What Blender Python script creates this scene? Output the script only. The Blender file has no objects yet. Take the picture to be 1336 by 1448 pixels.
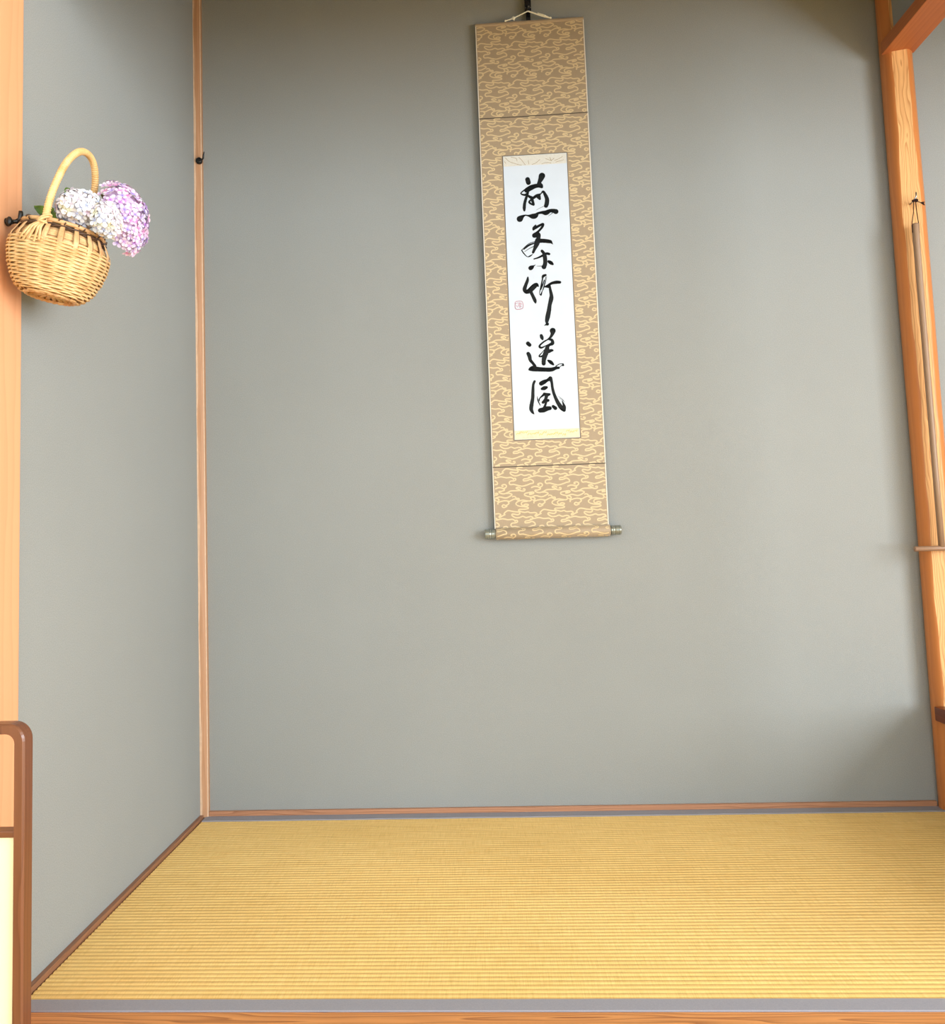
import bpy, math, random
from mathutils import Vector, Matrix

random.seed(7)
SC = bpy.context.scene
COL = SC.collection

# ------------------------------------------------------------------ camera
# World: X to the right along the back wall, Y into the depth, Z up.
# Origin = back-left corner of the alcove at the level of the tatami surface.
YAW, PITCH, ROLL = (math.radians(a) for a in (-3.14943944, 4.44961044, -1.91422612))
FPX, CPX, CPY = 1118.766, 619.442, 671.874          # focal length / principal point, 1336x1448 frame
CAM = Vector((0.927, -2.55, 0.860))
_f = Vector((math.sin(YAW) * math.cos(PITCH), math.cos(YAW) * math.cos(PITCH), math.sin(PITCH)))
_r = Vector((math.cos(YAW), -math.sin(YAW), 0.0))
_u = _r.cross(_f)
RIGHT = _r * math.cos(ROLL) + _u * math.sin(ROLL)
UP = -_r * math.sin(ROLL) + _u * math.cos(ROLL)
cam_data = bpy.data.cameras.new('camera')
cam = bpy.data.objects.new('camera', cam_data)
COL.objects.link(cam)
m = Matrix((RIGHT, UP, -_f)).transposed().to_4x4()
m.translation = CAM
cam.matrix_world = m
cam_data.sensor_fit = 'VERTICAL'
cam_data.sensor_height = 36.0
cam_data.lens = FPX / 1448.0 * 36.0
cam_data.shift_x = (668.0 - CPX) / 1448.0
cam_data.shift_y = -(724.0 - CPY) / 1448.0
cam_data.clip_start = 0.02
SC.camera = cam

# ------------------------------------------------------------------ world, light, exposure
SC.view_settings.view_transform = 'Standard'
SC.view_settings.look = 'None'
SC.view_settings.gamma = 1.0
SC.view_settings.use_curve_mapping = False
SC.view_settings.exposure = -0.28
world = bpy.data.worlds.new('daylight')
SC.world = world
world.use_nodes = True
world.node_tree.nodes['Background'].inputs[0].default_value = (0.78, 0.91, 1.0, 1)
world.node_tree.nodes['Background'].inputs[1].default_value = 4.0

WINDOW_W = 330.0
def area(name, loc, target, sx, sy, power, color):
    d = bpy.data.lights.new(name, 'AREA')
    d.shape = 'RECTANGLE'; d.size = sx; d.size_y = sy; d.energy = power; d.color = color
    o = bpy.data.objects.new(name, d); COL.objects.link(o)
    o.location = loc
    o.rotation_euler = (Vector(target) - Vector(loc)).to_track_quat('-Z', 'Y').to_euler()
    return o
# daylight entering by the one big window in the right-hand wall of the room (the scroll, the roller and the hanging rod
# throw their shadows to the left); the rest comes from the sky by the open garden side behind the camera
area('window_right_offscreen', (4.26, -3.50, 1.34), (0.0, -3.50, 1.34), 3.05, 2.08, WINDOW_W, (0.88, 0.945, 1.0))

# the spot the photograph was taken from: used only to survey positions (pixel -> point on a known plane)
SPOT = Vector((0.927, -2.55, 0.860))
SV_F, SV_R, SV_U = Vector((-0.054775, 0.995480, 0.077582)), Vector((0.997790, 0.057497, -0.033303)), Vector((0.037613, -0.075587, 0.996430))
def ray(px, py):
    return SV_F + SV_R * ((px - 619.442) / 1118.766) - SV_U * ((py - 671.874) / 1118.766)
def on_y(px, py, Y):
    d = ray(px, py); return SPOT + d * ((Y - SPOT.y) / d.y)

# ------------------------------------------------------------------ materials
def lin(c):
    def g(v):
        v /= 255.0
        return v / 12.92 if v <= 0.04045 else ((v + 0.055) / 1.055) ** 2.4
    return (g(c[0]), g(c[1]), g(c[2]), 1.0)

class MatB:
    def __init__(self, name, rough=0.6, spec=0.3, metallic=0.0):
        self.m = bpy.data.materials.new(name); self.m.use_nodes = True
        self.nt = self.m.node_tree
        self.b = self.nt.nodes['Principled BSDF']
        self.b.inputs['Roughness'].default_value = rough
        self.b.inputs['Specular IOR Level'].default_value = spec
        self.b.inputs['Metallic'].default_value = metallic
    def n(self, t, **kw):
        nd = self.nt.nodes.new(t)
        for k, v in kw.items():
            if hasattr(nd, k): setattr(nd, k, v)
            else: nd.inputs[k].default_value = v
        return nd
    def l(self, a, b): self.nt.links.new(a, b)
    def coords(self, scale=(1, 1, 1), rot=(0, 0, 0), loc=(0, 0, 0), src='Object'):
        tc = self.n('ShaderNodeTexCoord'); mp = self.n('ShaderNodeMapping')
        mp.inputs['Scale'].default_value = scale
        mp.inputs['Rotation'].default_value = rot
        mp.inputs['Location'].default_value = loc
        self.l(tc.outputs[src], mp.inputs['Vector'])
        return mp.outputs['Vector']
    def noise(self, vec, scale, detail=3, rough=0.5, dist=0.0):
        nd = self.n('ShaderNodeTexNoise'); nd.inputs['Scale'].default_value = scale
        nd.inputs['Detail'].default_value = detail; nd.inputs['Roughness'].default_value = rough
        nd.inputs['Distortion'].default_value = dist
        self.l(vec, nd.inputs['Vector']); return nd.outputs['Fac']
    def ramp(self, fac, stops):
        r = self.n('ShaderNodeValToRGB')
        els = r.color_ramp.elements
        while len(els) < len(stops): els.new(0.5)
        for e, (p, c) in zip(els, stops): e.position = p; e.color = c
        self.l(fac, r.inputs['Fac']); return r.outputs['Color']
    def mix(self, fac, a, b, mode='MIX'):
        x = self.n('ShaderNodeMix'); x.data_type = 'RGBA'; x.blend_type = mode
        for sock, v in ((x.inputs[0], fac), (x.inputs[6], a), (x.inputs[7], b)):
            if hasattr(v, 'is_linked') or hasattr(v, 'links'): self.l(v, sock)
            else: sock.default_value = v
        return x.outputs[2]
    def color(self, c):
        if hasattr(c, 'links'): self.l(c, self.b.inputs['Base Color'])
        else: self.b.inputs['Base Color'].default_value = c
        return self
    def bump(self, h, strength=0.3, dist=0.002):
        bp = self.n('ShaderNodeBump'); bp.inputs['Strength'].default_value = strength
        bp.inputs['Distance'].default_value = dist
        self.l(h, bp.inputs['Height']); self.l(bp.outputs['Normal'], self.b.inputs['Normal']); return self

def plain(name, c, rough=0.6, spec=0.3, metallic=0.0, var=0.0, vscale=30):
    M = MatB(name, rough, spec, metallic)
    col = lin(c)
    if var:
        a = tuple(min(1, v * (1 - var)) for v in col[:3]) + (1,)
        b = tuple(min(1, v * (1 + var)) for v in col[:3]) + (1,)
        M.color(M.ramp(M.noise(M.coords(), vscale), [(0.3, a), (0.7, b)]))
    else: M.color(col)
    return M.m

def wood(name, light, dark, axis='Z', ring=26.0, centre=(0, 0, 0), tilt=(0, 0, 0), rough=0.42, stretch=0.10,
         contrast=1.0, fine=0.25, spec=0.35, warp_by=0.035):
    """Growth rings around an axis, warped along the grain; cut faces show cathedral figures."""
    M = MatB(name, rough, spec)
    rot = {'X': (0, math.pi / 2, 0), 'Y': (math.pi / 2, 0, 0), 'Z': (0, 0, 0)}[axis]
    tc = M.n('ShaderNodeTexCoord')
    mp0 = M.n('ShaderNodeMapping'); mp0.inputs['Location'].default_value = centre
    M.l(tc.outputs['Object'], mp0.inputs['Vector'])
    mp = M.n('ShaderNodeMapping'); mp.inputs['Rotation'].default_value = tuple(a + b for a, b in zip(rot, tilt))
    M.l(mp0.outputs['Vector'], mp.inputs['Vector'])
    mp2 = M.n('ShaderNodeMapping'); mp2.inputs['Scale'].default_value = (1, 1, stretch)
    M.l(mp.outputs['Vector'], mp2.inputs['Vector'])
    warp = M.n('ShaderNodeTexNoise'); warp.inputs['Scale'].default_value = 22; warp.inputs['Detail'].default_value = 2
    M.l(mp2.outputs['Vector'], warp.inputs['Vector'])
    add = M.n('ShaderNodeMix'); add.data_type = 'VECTOR'; add.blend_type = 'MIX' if hasattr(add, 'blend_type') else 'MIX'
    sub = M.n('ShaderNodeVectorMath', operation='SUBTRACT'); sub.inputs[1].default_value = (0.5, 0.5, 0.5)
    M.l(warp.outputs['Color'], sub.inputs[0])
    sc = M.n('ShaderNodeVectorMath', operation='SCALE'); sc.inputs['Scale'].default_value = warp_by
    M.l(sub.outputs[0], sc.inputs[0])
    ad = M.n('ShaderNodeVectorMath', operation='ADD')
    M.l(mp.outputs['Vector'], ad.inputs[0]); M.l(sc.outputs[0], ad.inputs[1])
    w = M.n('ShaderNodeTexWave', wave_type='RINGS', rings_direction='Z', wave_profile='SAW')
    w.inputs['Scale'].default_value = ring; w.inputs['Distortion'].default_value = 0.0
    M.l(ad.outputs[0], w.inputs['Vector'])
    mp3 = M.n('ShaderNodeMapping'); mp3.inputs['Scale'].default_value = (1, 1, 0.02)
    M.l(mp.outputs['Vector'], mp3.inputs['Vector'])
    fn = M.noise(mp3.outputs['Vector'], 420, 3)
    big = M.noise(mp2.outputs['Vector'], 9, 2)
    L = lin(light); D = lin(dark)
    mid = tuple(l * (1 - 0.35 * contrast) + d * 0.35 * contrast for l, d in zip(L, D))
    dk = tuple(l * (1 - 0.85 * contrast) + d * 0.85 * contrast for l, d in zip(L, D))
    c1 = M.ramp(w.outputs['Fac'], [(0.0, L), (0.62, mid), (0.92, dk), (1.0, L)])
    c2 = M.mix(fine, c1, M.ramp(fn, [(0.35, dk), (0.62, L)]))
    c3 = M.mix(0.22, c2, M.ramp(big, [(0.35, mid), (0.65, L)]), 'MIX')
    M.color(c3)
    M.bump(fn, 0.12, 0.0008)
    return M.m

def plaster(name, c):
    M = MatB(name, 0.92, 0.12)
    co = M.coords()
    a = lin(c)
    n1 = M.noise(co, 2.2, 4, 0.55); n2 = M.noise(co, 420, 3, 0.6)
    lo = tuple(v * 0.955 for v in a[:3]) + (1,); hi = tuple(v * 1.04 for v in a[:3]) + (1,)
    c1 = M.ramp(n1, [(0.3, lo), (0.7, hi)])
    c2 = M.mix(0.5, c1, M.ramp(n2, [(0.32, tuple(v * 0.80 for v in a[:3]) + (1,)), (0.68, tuple(v * 1.18 for v in a[:3]) + (1,))]))
    M.color(c2); M.bump(n2, 0.35, 0.0012)
    return M.m

def tatami_mat(name):
    M = MatB(name, 0.55, 0.3)
    fine = M.noise(M.coords((620, 16, 1)), 1.0, 3, 0.6)          # single rushes, running in depth
    gap = M.noise(M.coords((260, 30, 1), loc=(3, 7, 0)), 1.0, 2, 0.5)
    broad = M.noise(M.coords((1.2, 2.5, 1)), 1.5, 3)
    band = M.noise(M.coords((6, 69, 1)), 1.0, 2)
    base = M.ramp(fine, [(0.25, lin((202, 158, 90))), (0.5, lin((232, 190, 122))), (0.75, lin((242, 206, 144)))])
    base = M.mix(M.ramp(gap, [(0.66, (0, 0, 0, 1)), (0.76, (0.4, 0.4, 0.4, 1))]), base, lin((150, 110, 44)))
    base = M.mix(0.25, base, M.ramp(broad, [(0.3, lin((226, 188, 104))), (0.7, lin((250, 216, 140)))]))
    base = M.mix(0.22, base, M.ramp(band, [(0.3, lin((216, 176, 94))), (0.7, lin((250, 218, 136)))]))
    M.color(base); M.bump(fine, 0.4, 0.0008)
    return M.m

MAT = {}
MAT['plaster'] = plaster('grey_green_plaster', (150.5, 152, 149))
MAT['plaster_room'] = plaster('pale_plaster', (214, 206, 188))
MAT['tatami'] = tatami_mat('woven_rush')
MAT['tatami_plain'] = plain('rush_floor', (226, 184, 104), 0.6, var=0.08)
MAT['border'] = plain('grey_cloth_border', (152, 150, 158), 0.85, 0.15, var=0.06, vscale=500)
MAT['cedar'] = wood('orange_cedar_post', (228, 166, 122), (202, 134, 90), 'Z', 16, (0.09, 0.11, 0), contrast=0.45, fine=0.15)
MAT['cedar_x'] = wood('cedar_sill', (222, 152, 88), (120, 56, 14), 'X', 46, (0, -0.036, -0.088), (0.0, 0.004, 0.0), contrast=1.0, fine=0.12, stretch=0.09, warp_by=0.05)
MAT['cedar_y'] = wood('red_cedar_beam', (178, 106, 60), (142, 74, 36), 'Y', 24, (-2.26, 0, -2.2), contrast=0.6)
MAT['log'] = wood('cedar_log_skin', (202, 128, 70), (156, 84, 36), 'Z', 9, (0.03, 0.04, 0), contrast=0.5, rough=0.35)
MAT['log_face'] = wood('planed_cedar_face', (238, 186, 124), (164, 92, 38), 'Z', 42, (0.0083, 0.0365, 0), (0.0, 0.0, 0), stretch=0.20, contrast=1.0, fine=0.12, warp_by=0.045)
MAT['corner'] = wood('corner_post_wood', (192, 146, 110), (144, 98, 66), 'Z', 40, (0.05, 0.05, 0), contrast=0.7)
MAT['sapwood'] = plain('pale_sapwood', (206, 174, 146), 0.5, var=0.08, vscale=60)
MAT['base_x'] = wood('brown_skirting', (196, 142, 108), (120, 72, 46), 'X', 60, (0, 0.05, 0.04), contrast=0.9)
MAT['base_y'] = wood('brown_skirting_side', (152, 106, 78), (100, 62, 40), 'Y', 60, (-0.05, 0, 0.04), contrast=0.8)
MAT['lacquer'] = wood('dark_red_rail', (118, 58, 28), (78, 30, 12), 'Y', 30, (-2.2, 0, 0), contrast=0.7, rough=0.3)
MAT['screen'] = wood('walnut_screen_frame', (122, 74, 48), (78, 40, 20), 'Z', 40, (-0.05, 1.3, 0), contrast=0.8, rough=0.3, spec=0.5)
MAT['screen_x'] = wood('walnut_screen_rail', (122, 74, 48), (78, 40, 20), 'X', 40, (0, 1.3, -0.3), contrast=0.8, rough=0.3, spec=0.5)
MAT['iron'] = plain('black_iron', (14, 13, 14), 0.38, 0.5)
MAT['blackbamboo'] = plain('black_hook_lacquer', (16, 17, 24), 0.25, 0.6)
MAT['stud'] = plain('metal_stud', (190, 190, 195), 0.25, 0.5, metallic=1.0)
MAT['steel'] = plain('steel_nail', (150, 155, 160), 0.3, 0.5, metallic=0.9)
MAT['darkcord'] = plain('dark_brown_cord', (38, 16, 14), 0.8)
MAT['cord'] = plain('white_braided_cord', (232, 230, 214), 0.75, var=0.15, vscale=400)
MAT['rod'] = wood('grey_brown_rod', (160, 130, 104), (104, 76, 54), 'Z', 60, (0.01, 0.01, 0), contrast=0.6, rough=0.4)
MAT['rod_x'] = wood('grey_brown_crossbar', (156, 122, 96), (98, 70, 52), 'X', 60, (0, 0.01, 0.01), contrast=0.6, rough=0.35)

def silk(name, c):
    M = MatB(name, 0.5, 0.35)
    M.b.inputs['Sheen Weight'].default_value = 0.25
    co = M.coords((1, 1, 1))
    a = lin(c)
    n = M.noise(M.coords((900, 1, 60)), 1.0, 2)
    n2 = M.noise(M.coords((60, 1, 900)), 1.0, 2)
    c1 = M.mix(0.5, M.ramp(n, [(0.3, tuple(v * 0.9 for v in a[:3]) + (1,)), (0.7, tuple(v * 1.08 for v in a[:3]) + (1,))]),
               M.ramp(n2, [(0.3, tuple(v * 0.9 for v in a[:3]) + (1,)), (0.7, tuple(v * 1.08 for v in a[:3]) + (1,))]))
    M.color(c1); return M.m
MAT['silk'] = silk('khaki_silk', (166, 145, 118))
MAT['cloud'] = plain('cream_brocade_thread', (212, 188, 146), 0.42, 0.45)
MAT['edge'] = plain('pale_silk_edge', (232, 222, 206), 0.6)
MAT['seam'] = plain('dark_seam', (62, 56, 50), 0.7)
MAT['paper'] = plain('white_paper', (208, 216, 226), 0.8, 0.2, var=0.02, vscale=14)
MAT['strip_top'] = plain('ivory_brocade', (214, 210, 200), 0.5, var=0.05, vscale=150)
MAT['strip_line'] = plain('brown_thread', (160, 138, 104), 0.6)
MAT['strip_low'] = plain('pale_gold_brocade', (222, 208, 178), 0.5, var=0.10, vscale=90)
MAT['strip_gold'] = plain('gold_thread', (240, 196, 96), 0.4)
MAT['ink'] = plain('black_ink', (16, 19, 20), 0.6, 0.25)
MAT['dryink'] = plain('dry_ink', (70, 76, 82), 0.7)
MAT['seal'] = plain('faded_red_seal', (214, 150, 166), 0.8)
def cap_mat():
    M = MatB('grey_horn_cap', 0.2, 0.6, 0.35)
    n = M.noise(M.coords((160, 1, 1)), 1.0, 2)
    M.color(M.ramp(n, [(0.35, lin((92, 96, 86))), (0.5, lin((150, 152, 140))), (0.65, lin((112, 116, 106)))])); return M.m
MAT['cap'] = cap_mat()
def cane(name, light, dark, rough=0.4):
    M = MatB(name, rough, 0.4)
    n = M.noise(M.coords(), 46, 3); n2 = M.noise(M.coords(), 300, 2)
    M.color(M.mix(0.3, M.ramp(n, [(0.32, lin(dark)), (0.66, lin(light))]), M.ramp(n2, [(0.3, lin(dark)), (0.7, lin(light))])))
    return M.m
MAT['cane'] = cane('honey_bamboo_cane', (230, 198, 146), (196, 148, 92))
MAT['rib'] = cane('tan_bamboo_rib', (214, 174, 126), (182, 132, 86))
MAT['ribw'] = cane('wrapped_handle_cane', (232, 198, 142), (208, 160, 98))
MAT['rim_dark'] = cane('dark_rim_cane', (92, 62, 40), (46, 28, 20))
MAT['inside'] = cane('bamboo_lining', (214, 174, 126), (182, 132, 86))
MAT['leaf'] = None
def leaf_mat():
    M = MatB('hydrangea_leaf', 0.45, 0.4)
    n = M.noise(M.coords(), 60, 3)
    M.color(M.ramp(n, [(0.3, lin((38, 74, 16))), (0.7, lin((86, 128, 36)))])); return M.m
MAT['leaf'] = leaf_mat()
MAT['stem'] = plain('brown_stem', (84, 66, 40), 0.7, var=0.2)
MAT['cream_paper'] = None
def fleck():
    M = MatB('cream_flecked_paper', 0.75, 0.2)
    n = M.noise(M.coords(), 900, 2)
    M.color(M.mix(M.ramp(n, [(0.70, (0, 0, 0, 1)), (0.78, (0.6, 0.6, 0.6, 1))]), lin((246, 236, 194)), lin((222, 190, 120)))); return M.m
MAT['cream_paper'] = fleck()
PETAL = {}
def petal(name, inner, outer):
    M = MatB(name, 0.55, 0.2)
    M.b.inputs['Subsurface Weight'].default_value = 0.0
    tc = M.n('ShaderNodeTexCoord'); ln = M.n('ShaderNodeVectorMath', operation='LENGTH')
    M.l(tc.outputs['Object'], ln.inputs[0])
    mr = M.n('ShaderNodeMath', operation='MULTIPLY'); mr.inputs[1].default_value = 110.0
    M.l(ln.outputs['Value'], mr.inputs[0])
    M.color(M.ramp(mr.outputs[0], [(0.12, lin(inner)), (0.75, lin(outer))])); return M.m
WHITE_P = [petal('white_petal', (196, 186, 200), (224, 219, 224)), petal('bluish_petal', (172, 180, 214), (212, 217, 228)),
           petal('blush_petal', (200, 172, 198), (224, 212, 222)), petal('cream_petal', (208, 206, 176), (226, 224, 212))]
PINK_P = [petal('pink_petal', (206, 126, 190), (222, 188, 216)), petal('lilac_petal', (146, 124, 208), (208, 194, 224)),
          petal('rose_petal', (216, 118, 182), (226, 194, 216)), petal('pale_lilac_petal', (190, 150, 212), (222, 206, 226)),
          petal('violet_petal', (176, 104, 200), (214, 184, 222))]

# ------------------------------------------------------------------ mesh helpers
class MB:
    def __init__(self): self.v = []; self.f = []; self.mi = []
    def add(self, vs, fs, mi=0):
        o = len(self.v); self.v += [Vector(p) for p in vs]
        self.f += [tuple(i + o for i in f) for f in fs]; self.mi += [mi] * len(fs); return self
    def box(self, a, b, mi=0, bev=0.0):
        (x0, y0, z0), (x1, y1, z1) = a, b
        if bev <= 0:
            vs = [(x0, y0, z0), (x1, y0, z0), (x1, y1, z0), (x0, y1, z0), (x0, y0, z1), (x1, y0, z1), (x1, y1, z1), (x0, y1, z1)]
            fs = [(0, 3, 2, 1), (4, 5, 6, 7), (0, 1, 5, 4), (1, 2, 6, 5), (2, 3, 7, 6), (3, 0, 4, 7)]
            return self.add(vs, fs, mi)
        import bmesh
        bm = bmesh.new(); r = bmesh.ops.create_cube(bm, size=1.0)
        for v in bm.verts:
            v.co = Vector((x0 + (v.co.x + .5) * (x1 - x0), y0 + (v.co.y + .5) * (y1 - y0), z0 + (v.co.z + .5) * (z1 - z0)))
        bmesh.ops.bevel(bm, geom=list(bm.edges), offset=bev, segments=2, affect='EDGES', profile=0.7)
        bm.verts.index_update()
        vs = [v.co.copy() for v in bm.verts]; fs = [tuple(v.index for v in f.verts) for f in bm.faces]
        bm.free(); return self.add(vs, fs, mi)
    def tube(self, pts, rad, n=8, mi=0, caps=True, closed=False, flat=1.0, up=None):
        """Sweep a round (or flattened) section along pts; rad is a number or one per point."""
        pts = [Vector(p) for p in pts]; k = len(pts)
        rad = rad if isinstance(rad, (list, tuple)) else [rad] * k
        o = len(self.v); fr = None
        for i, p in enumerate(pts):
            if closed: t = pts[(i + 1) % k] - pts[i - 1]
            else: t = pts[min(i + 1, k - 1)] - pts[max(i - 1, 0)]
            t = t.normalized()
            if up is not None: a = up(i) if callable(up) else Vector(up)
            else:
                a = fr if fr is not None else (Vector((0, 0, 1)) if abs(t.z) < 0.9 else Vector((1, 0, 0)))
            a = (a - t * a.dot(t))
            a = a.normalized() if a.length > 1e-6 else t.orthogonal().normalized()
            fr = a; b = t.cross(a)
            for j in range(n):
                an = 2 * math.pi * (j + 0.5 * (n == 4)) / n
                self.v.append(p + a * (math.cos(an) * rad[i] * flat) + b * (math.sin(an) * rad[i]))
        for i in range(k if closed else k - 1):
            i2 = (i + 1) % k
            for j in range(n):
                j2 = (j + 1) % n
                self.f.append((o + i * n + j, o + i * n + j2, o + i2 * n + j2, o + i2 * n + j)); self.mi.append(mi)
        if caps and not closed:
            self.f.append(tuple(o + j for j in reversed(range(n)))); self.mi.append(mi)
            self.f.append(tuple(o + (k - 1) * n + j for j in range(n))); self.mi.append(mi)
        return self
    def lathe(self, prof, n=24, axis='Z', at=(0, 0, 0), mi=0):
        o = len(self.v); at = Vector(at)
        for h, r in prof:
            for j in range(n):
                a = 2 * math.pi * j / n
                c, s = math.cos(a) * r, math.sin(a) * r
                self.v.append(at + {'Z': Vector((c, s, h)), 'X': Vector((h, c, s)), 'Y': Vector((c, h, s))}[axis])
        k = len(prof)
        for i in range(k - 1):
            for j in range(n):
                j2 = (j + 1) % n
                q = (o + i * n + j, o + i * n + j2, o + (i + 1) * n + j2, o + (i + 1) * n + j)
                self.f.append(q if axis != 'Y' else q[::-1]); self.mi.append(mi)
        self.f.append(tuple(o + j for j in reversed(range(n)))); self.mi.append(mi)
        self.f.append(tuple(o + (k - 1) * n + j for j in range(n))); self.mi.append(mi)
        return self
    def ball(self, c, r, n=10, mi=0, sc=(1, 1, 1)):
        c = Vector(c); o = len(self.v); rings = max(4, n // 2)
        self.v.append(c + Vector((0, 0, r * sc[2])))
        for i in range(1, rings):
            th = math.pi * i / rings
            for j in range(n):
                a = 2 * math.pi * j / n
                self.v.append(c + Vector((math.sin(th) * math.cos(a) * r * sc[0], math.sin(th) * math.sin(a) * r * sc[1], math.cos(th) * r * sc[2])))
        self.v.append(c - Vector((0, 0, r * sc[2])))
        last = len(self.v) - 1
        for j in range(n):
            self.f.append((o, o + 1 + j, o + 1 + (j + 1) % n)); self.mi.append(mi)
            b = o + 1 + (rings - 2) * n
            self.f.append((b + j, last, b + (j + 1) % n)); self.mi.append(mi)
        for i in range(rings - 2):
            for j in range(n):
                a0 = o + 1 + i * n
                self.f.append((a0 + j, a0 + n + j, a0 + n + (j + 1) % n, a0 + (j + 1) % n)); self.mi.append(mi)
        return self
    def mesh(self, name, mats, smooth=False, origin=Vector((0, 0, 0))):
        me = bpy.data.meshes.new(name)
        me.from_pydata([tuple(p - origin) for p in self.v], [], self.f)
        for mt in (mats if isinstance(mats, (list, tuple)) else [mats]): me.materials.append(mt)
        me.polygons.foreach_set('material_index', self.mi)
        if smooth: me.polygons.foreach_set('use_smooth', [True] * len(self.f))
        me.update(); return me

def build(name, mb, mats, parent=None, smooth=False, origin=None):
    """Link an MB (world coordinates) as one object; a child keeps coordinates relative to its parent."""
    if parent is not None: org = Vector(WLOC[parent.name])
    else: org = Vector(origin) if origin is not None else Vector((0, 0, 0))
    o = bpy.data.objects.new(name, mb.mesh(name, mats, smooth, org))
    COL.objects.link(o)
    if parent is not None: o.parent = parent
    else: o.location = org
    WLOC[o.name] = tuple(org)
    return o
WLOC = {}
def thing(name, label, cat, loc, group=None, rot=(0, 0, 0)):
    o = bpy.data.objects.new(name, None); COL.objects.link(o)
    o.empty_display_size = 0.05
    o.location = loc; o.rotation_euler = rot; WLOC[o.name] = tuple(loc)
    return tag(o, label, cat, group)
def tag(o, label=None, cat=None, group=None, kind=None):
    if label: o['label'] = label
    if cat: o['category'] = cat
    if group: o['group'] = group
    if kind: o['kind'] = kind
    return o
def struct(name, mb, mats, label, cat, smooth=False, origin=None):
    return tag(build(name, mb, mats, None, smooth, origin), label, cat, kind='structure')

def smoothline(pts, step):
    """Catmull-Rom through points of any dimension, resampled about every step (in the first two dims)."""
    P = [tuple(map(float, p)) for p in pts]
    if len(P) == 1: return P
    out = []
    for i in range(len(P) - 1):
        p0, p1, p2, p3 = P[max(i - 1, 0)], P[i], P[i + 1], P[min(i + 2, len(P) - 1)]
        d = math.hypot(p2[0] - p1[0], p2[1] - p1[1]); n = max(1, int(d / step))
        for k in range(n):
            t = k / n
            out.append(tuple(0.5 * ((2 * b) + (-a + c) * t + (2 * a - 5 * b + 4 * c - e) * t * t + (-a + 3 * b - 3 * c + e) * t ** 3)
                             for a, b, c, e in zip(p0, p1, p2, p3)))
    out.append(P[-1]); return out

# ------------------------------------------------------------------ the setting
XR = 4.2                   # right-hand wall of the room
FRONT = -1.043             # front edge of the alcove mat / back edge of the sill
ROOM_Z = -0.115            # floor of the room in front
struct('wall_back', MB().box((-0.12, 0.0, -0.15), (XR, 0.12, 3.0)), MAT['plaster'], 'grey-green plaster back wall of the alcove behind the hanging scroll', 'wall')
struct('wall_left', MB().box((-0.12, -1.03, -0.15), (0.0, -0.0005, 3.0)), MAT['plaster'], 'grey-green plaster side wall of the alcove beside the flower basket', 'wall')
struct('wall_front_left', MB().box((-2.0, -1.13, -0.15), (-0.112, -1.04, 2.95)), MAT['plaster'], 'plaster wall beyond the left cedar post', 'wall')
struct('wall_far_left', MB().box((-2.1, -5.6, -0.15), (-2.0, -1.03, 3.0)), MAT['plaster_room'], 'pale plaster wall of the room beyond the standing screen', 'wall')
mb = MB()
W1 = (-5.05, -1.95, 0.28, 2.4)      # y0, y1, z0, z1 of the window
for y0, y1 in ((-5.6, W1[0]), (W1[1], 0.12)): mb.box((XR, y0, -0.15), (XR + 0.1, y1, 3.0))
for w in (W1,):
    mb.box((XR, w[0], -0.15), (XR + 0.1, w[1], w[2])); mb.box((XR, w[0], w[3]), (XR + 0.1, w[1], 3.0))
struct('wall_right', mb, MAT['plaster_room'], 'pale plaster wall of the room with the big window opening', 'wall')
for k, (w, lb) in enumerate(((W1, 'cedar frame of the big window in the right wall'),)):
    mb = MB(); y0, y1, z0, z1 = w; e = 0.02
    for a, b in (((y0, z0), (y0 + e, z1)), ((y1 - e, z0), (y1, z1)), ((y0 + e, z0), (y1 - e, z0 + e)), ((y0 + e, z1 - e), (y1 - e, z1))):
        mb.box((XR - 0.015, a[0], a[1]), (XR + 0.05, b[0], b[1]))
    struct('window_%d' % (k + 1), mb, MAT['cedar'], lb, 'window')
struct('floor', MB().box((-2.1, -5.6, -0.3), (XR + 0.1, -1.165, ROOM_Z)), MAT['tatami_plain'], 'rush-matted floor of the room in front of the alcove', 'floor')
struct('floor_alcove', MB().box((-0.12, FRONT, -0.16), (XR, 0.0, -0.045)), MAT['cedar_x'], 'boarding below the alcove mat', 'floor')
struct('ceiling', MB().box((-2.1, -5.6, 2.95), (XR + 0.1, -1.16, 3.05)), MAT['plaster_room'], 'pale ceiling of the room', 'ceiling')
struct('ceiling_alcove', MB().box((-0.12, -1.16, 2.9), (XR, 0.0, 2.95)), MAT['plaster'], 'plaster ceiling over the alcove', 'ceiling')
struct('wall_above_lintel', MB().box((0.0, -1.10, 2.21), (XR, -1.04, 2.9)), MAT['plaster'], 'plaster strip of wall over the front of the alcove', 'wall')
struct('trim_1', MB().box((0.0125, -1.13, 2.14), (XR, -1.02, 2.21), bev=0.004), MAT['cedar_x'], 'cedar lintel across the front of the alcove', 'beam')  # unseen from the camera; hung low to shade the top of the alcove

# left front post
struct('trim_2', MB().box((-0.11, -1.15, -0.11), (0.012, -1.031, 2.95), bev=0.004), MAT['cedar'],
       'smooth orange cedar post carrying the flower basket', 'post', origin=(-0.05, -1.09, -0.11))
# front sill
struct('trim_3', MB().box((0.012, -1.165, -0.112), (2.24, FRONT, -0.001), bev=0.004), MAT['cedar_x'],
       'orange cedar sill with bold grain along the front edge of the mat', 'sill', origin=(1.1, -1.1, -0.1))
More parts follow.
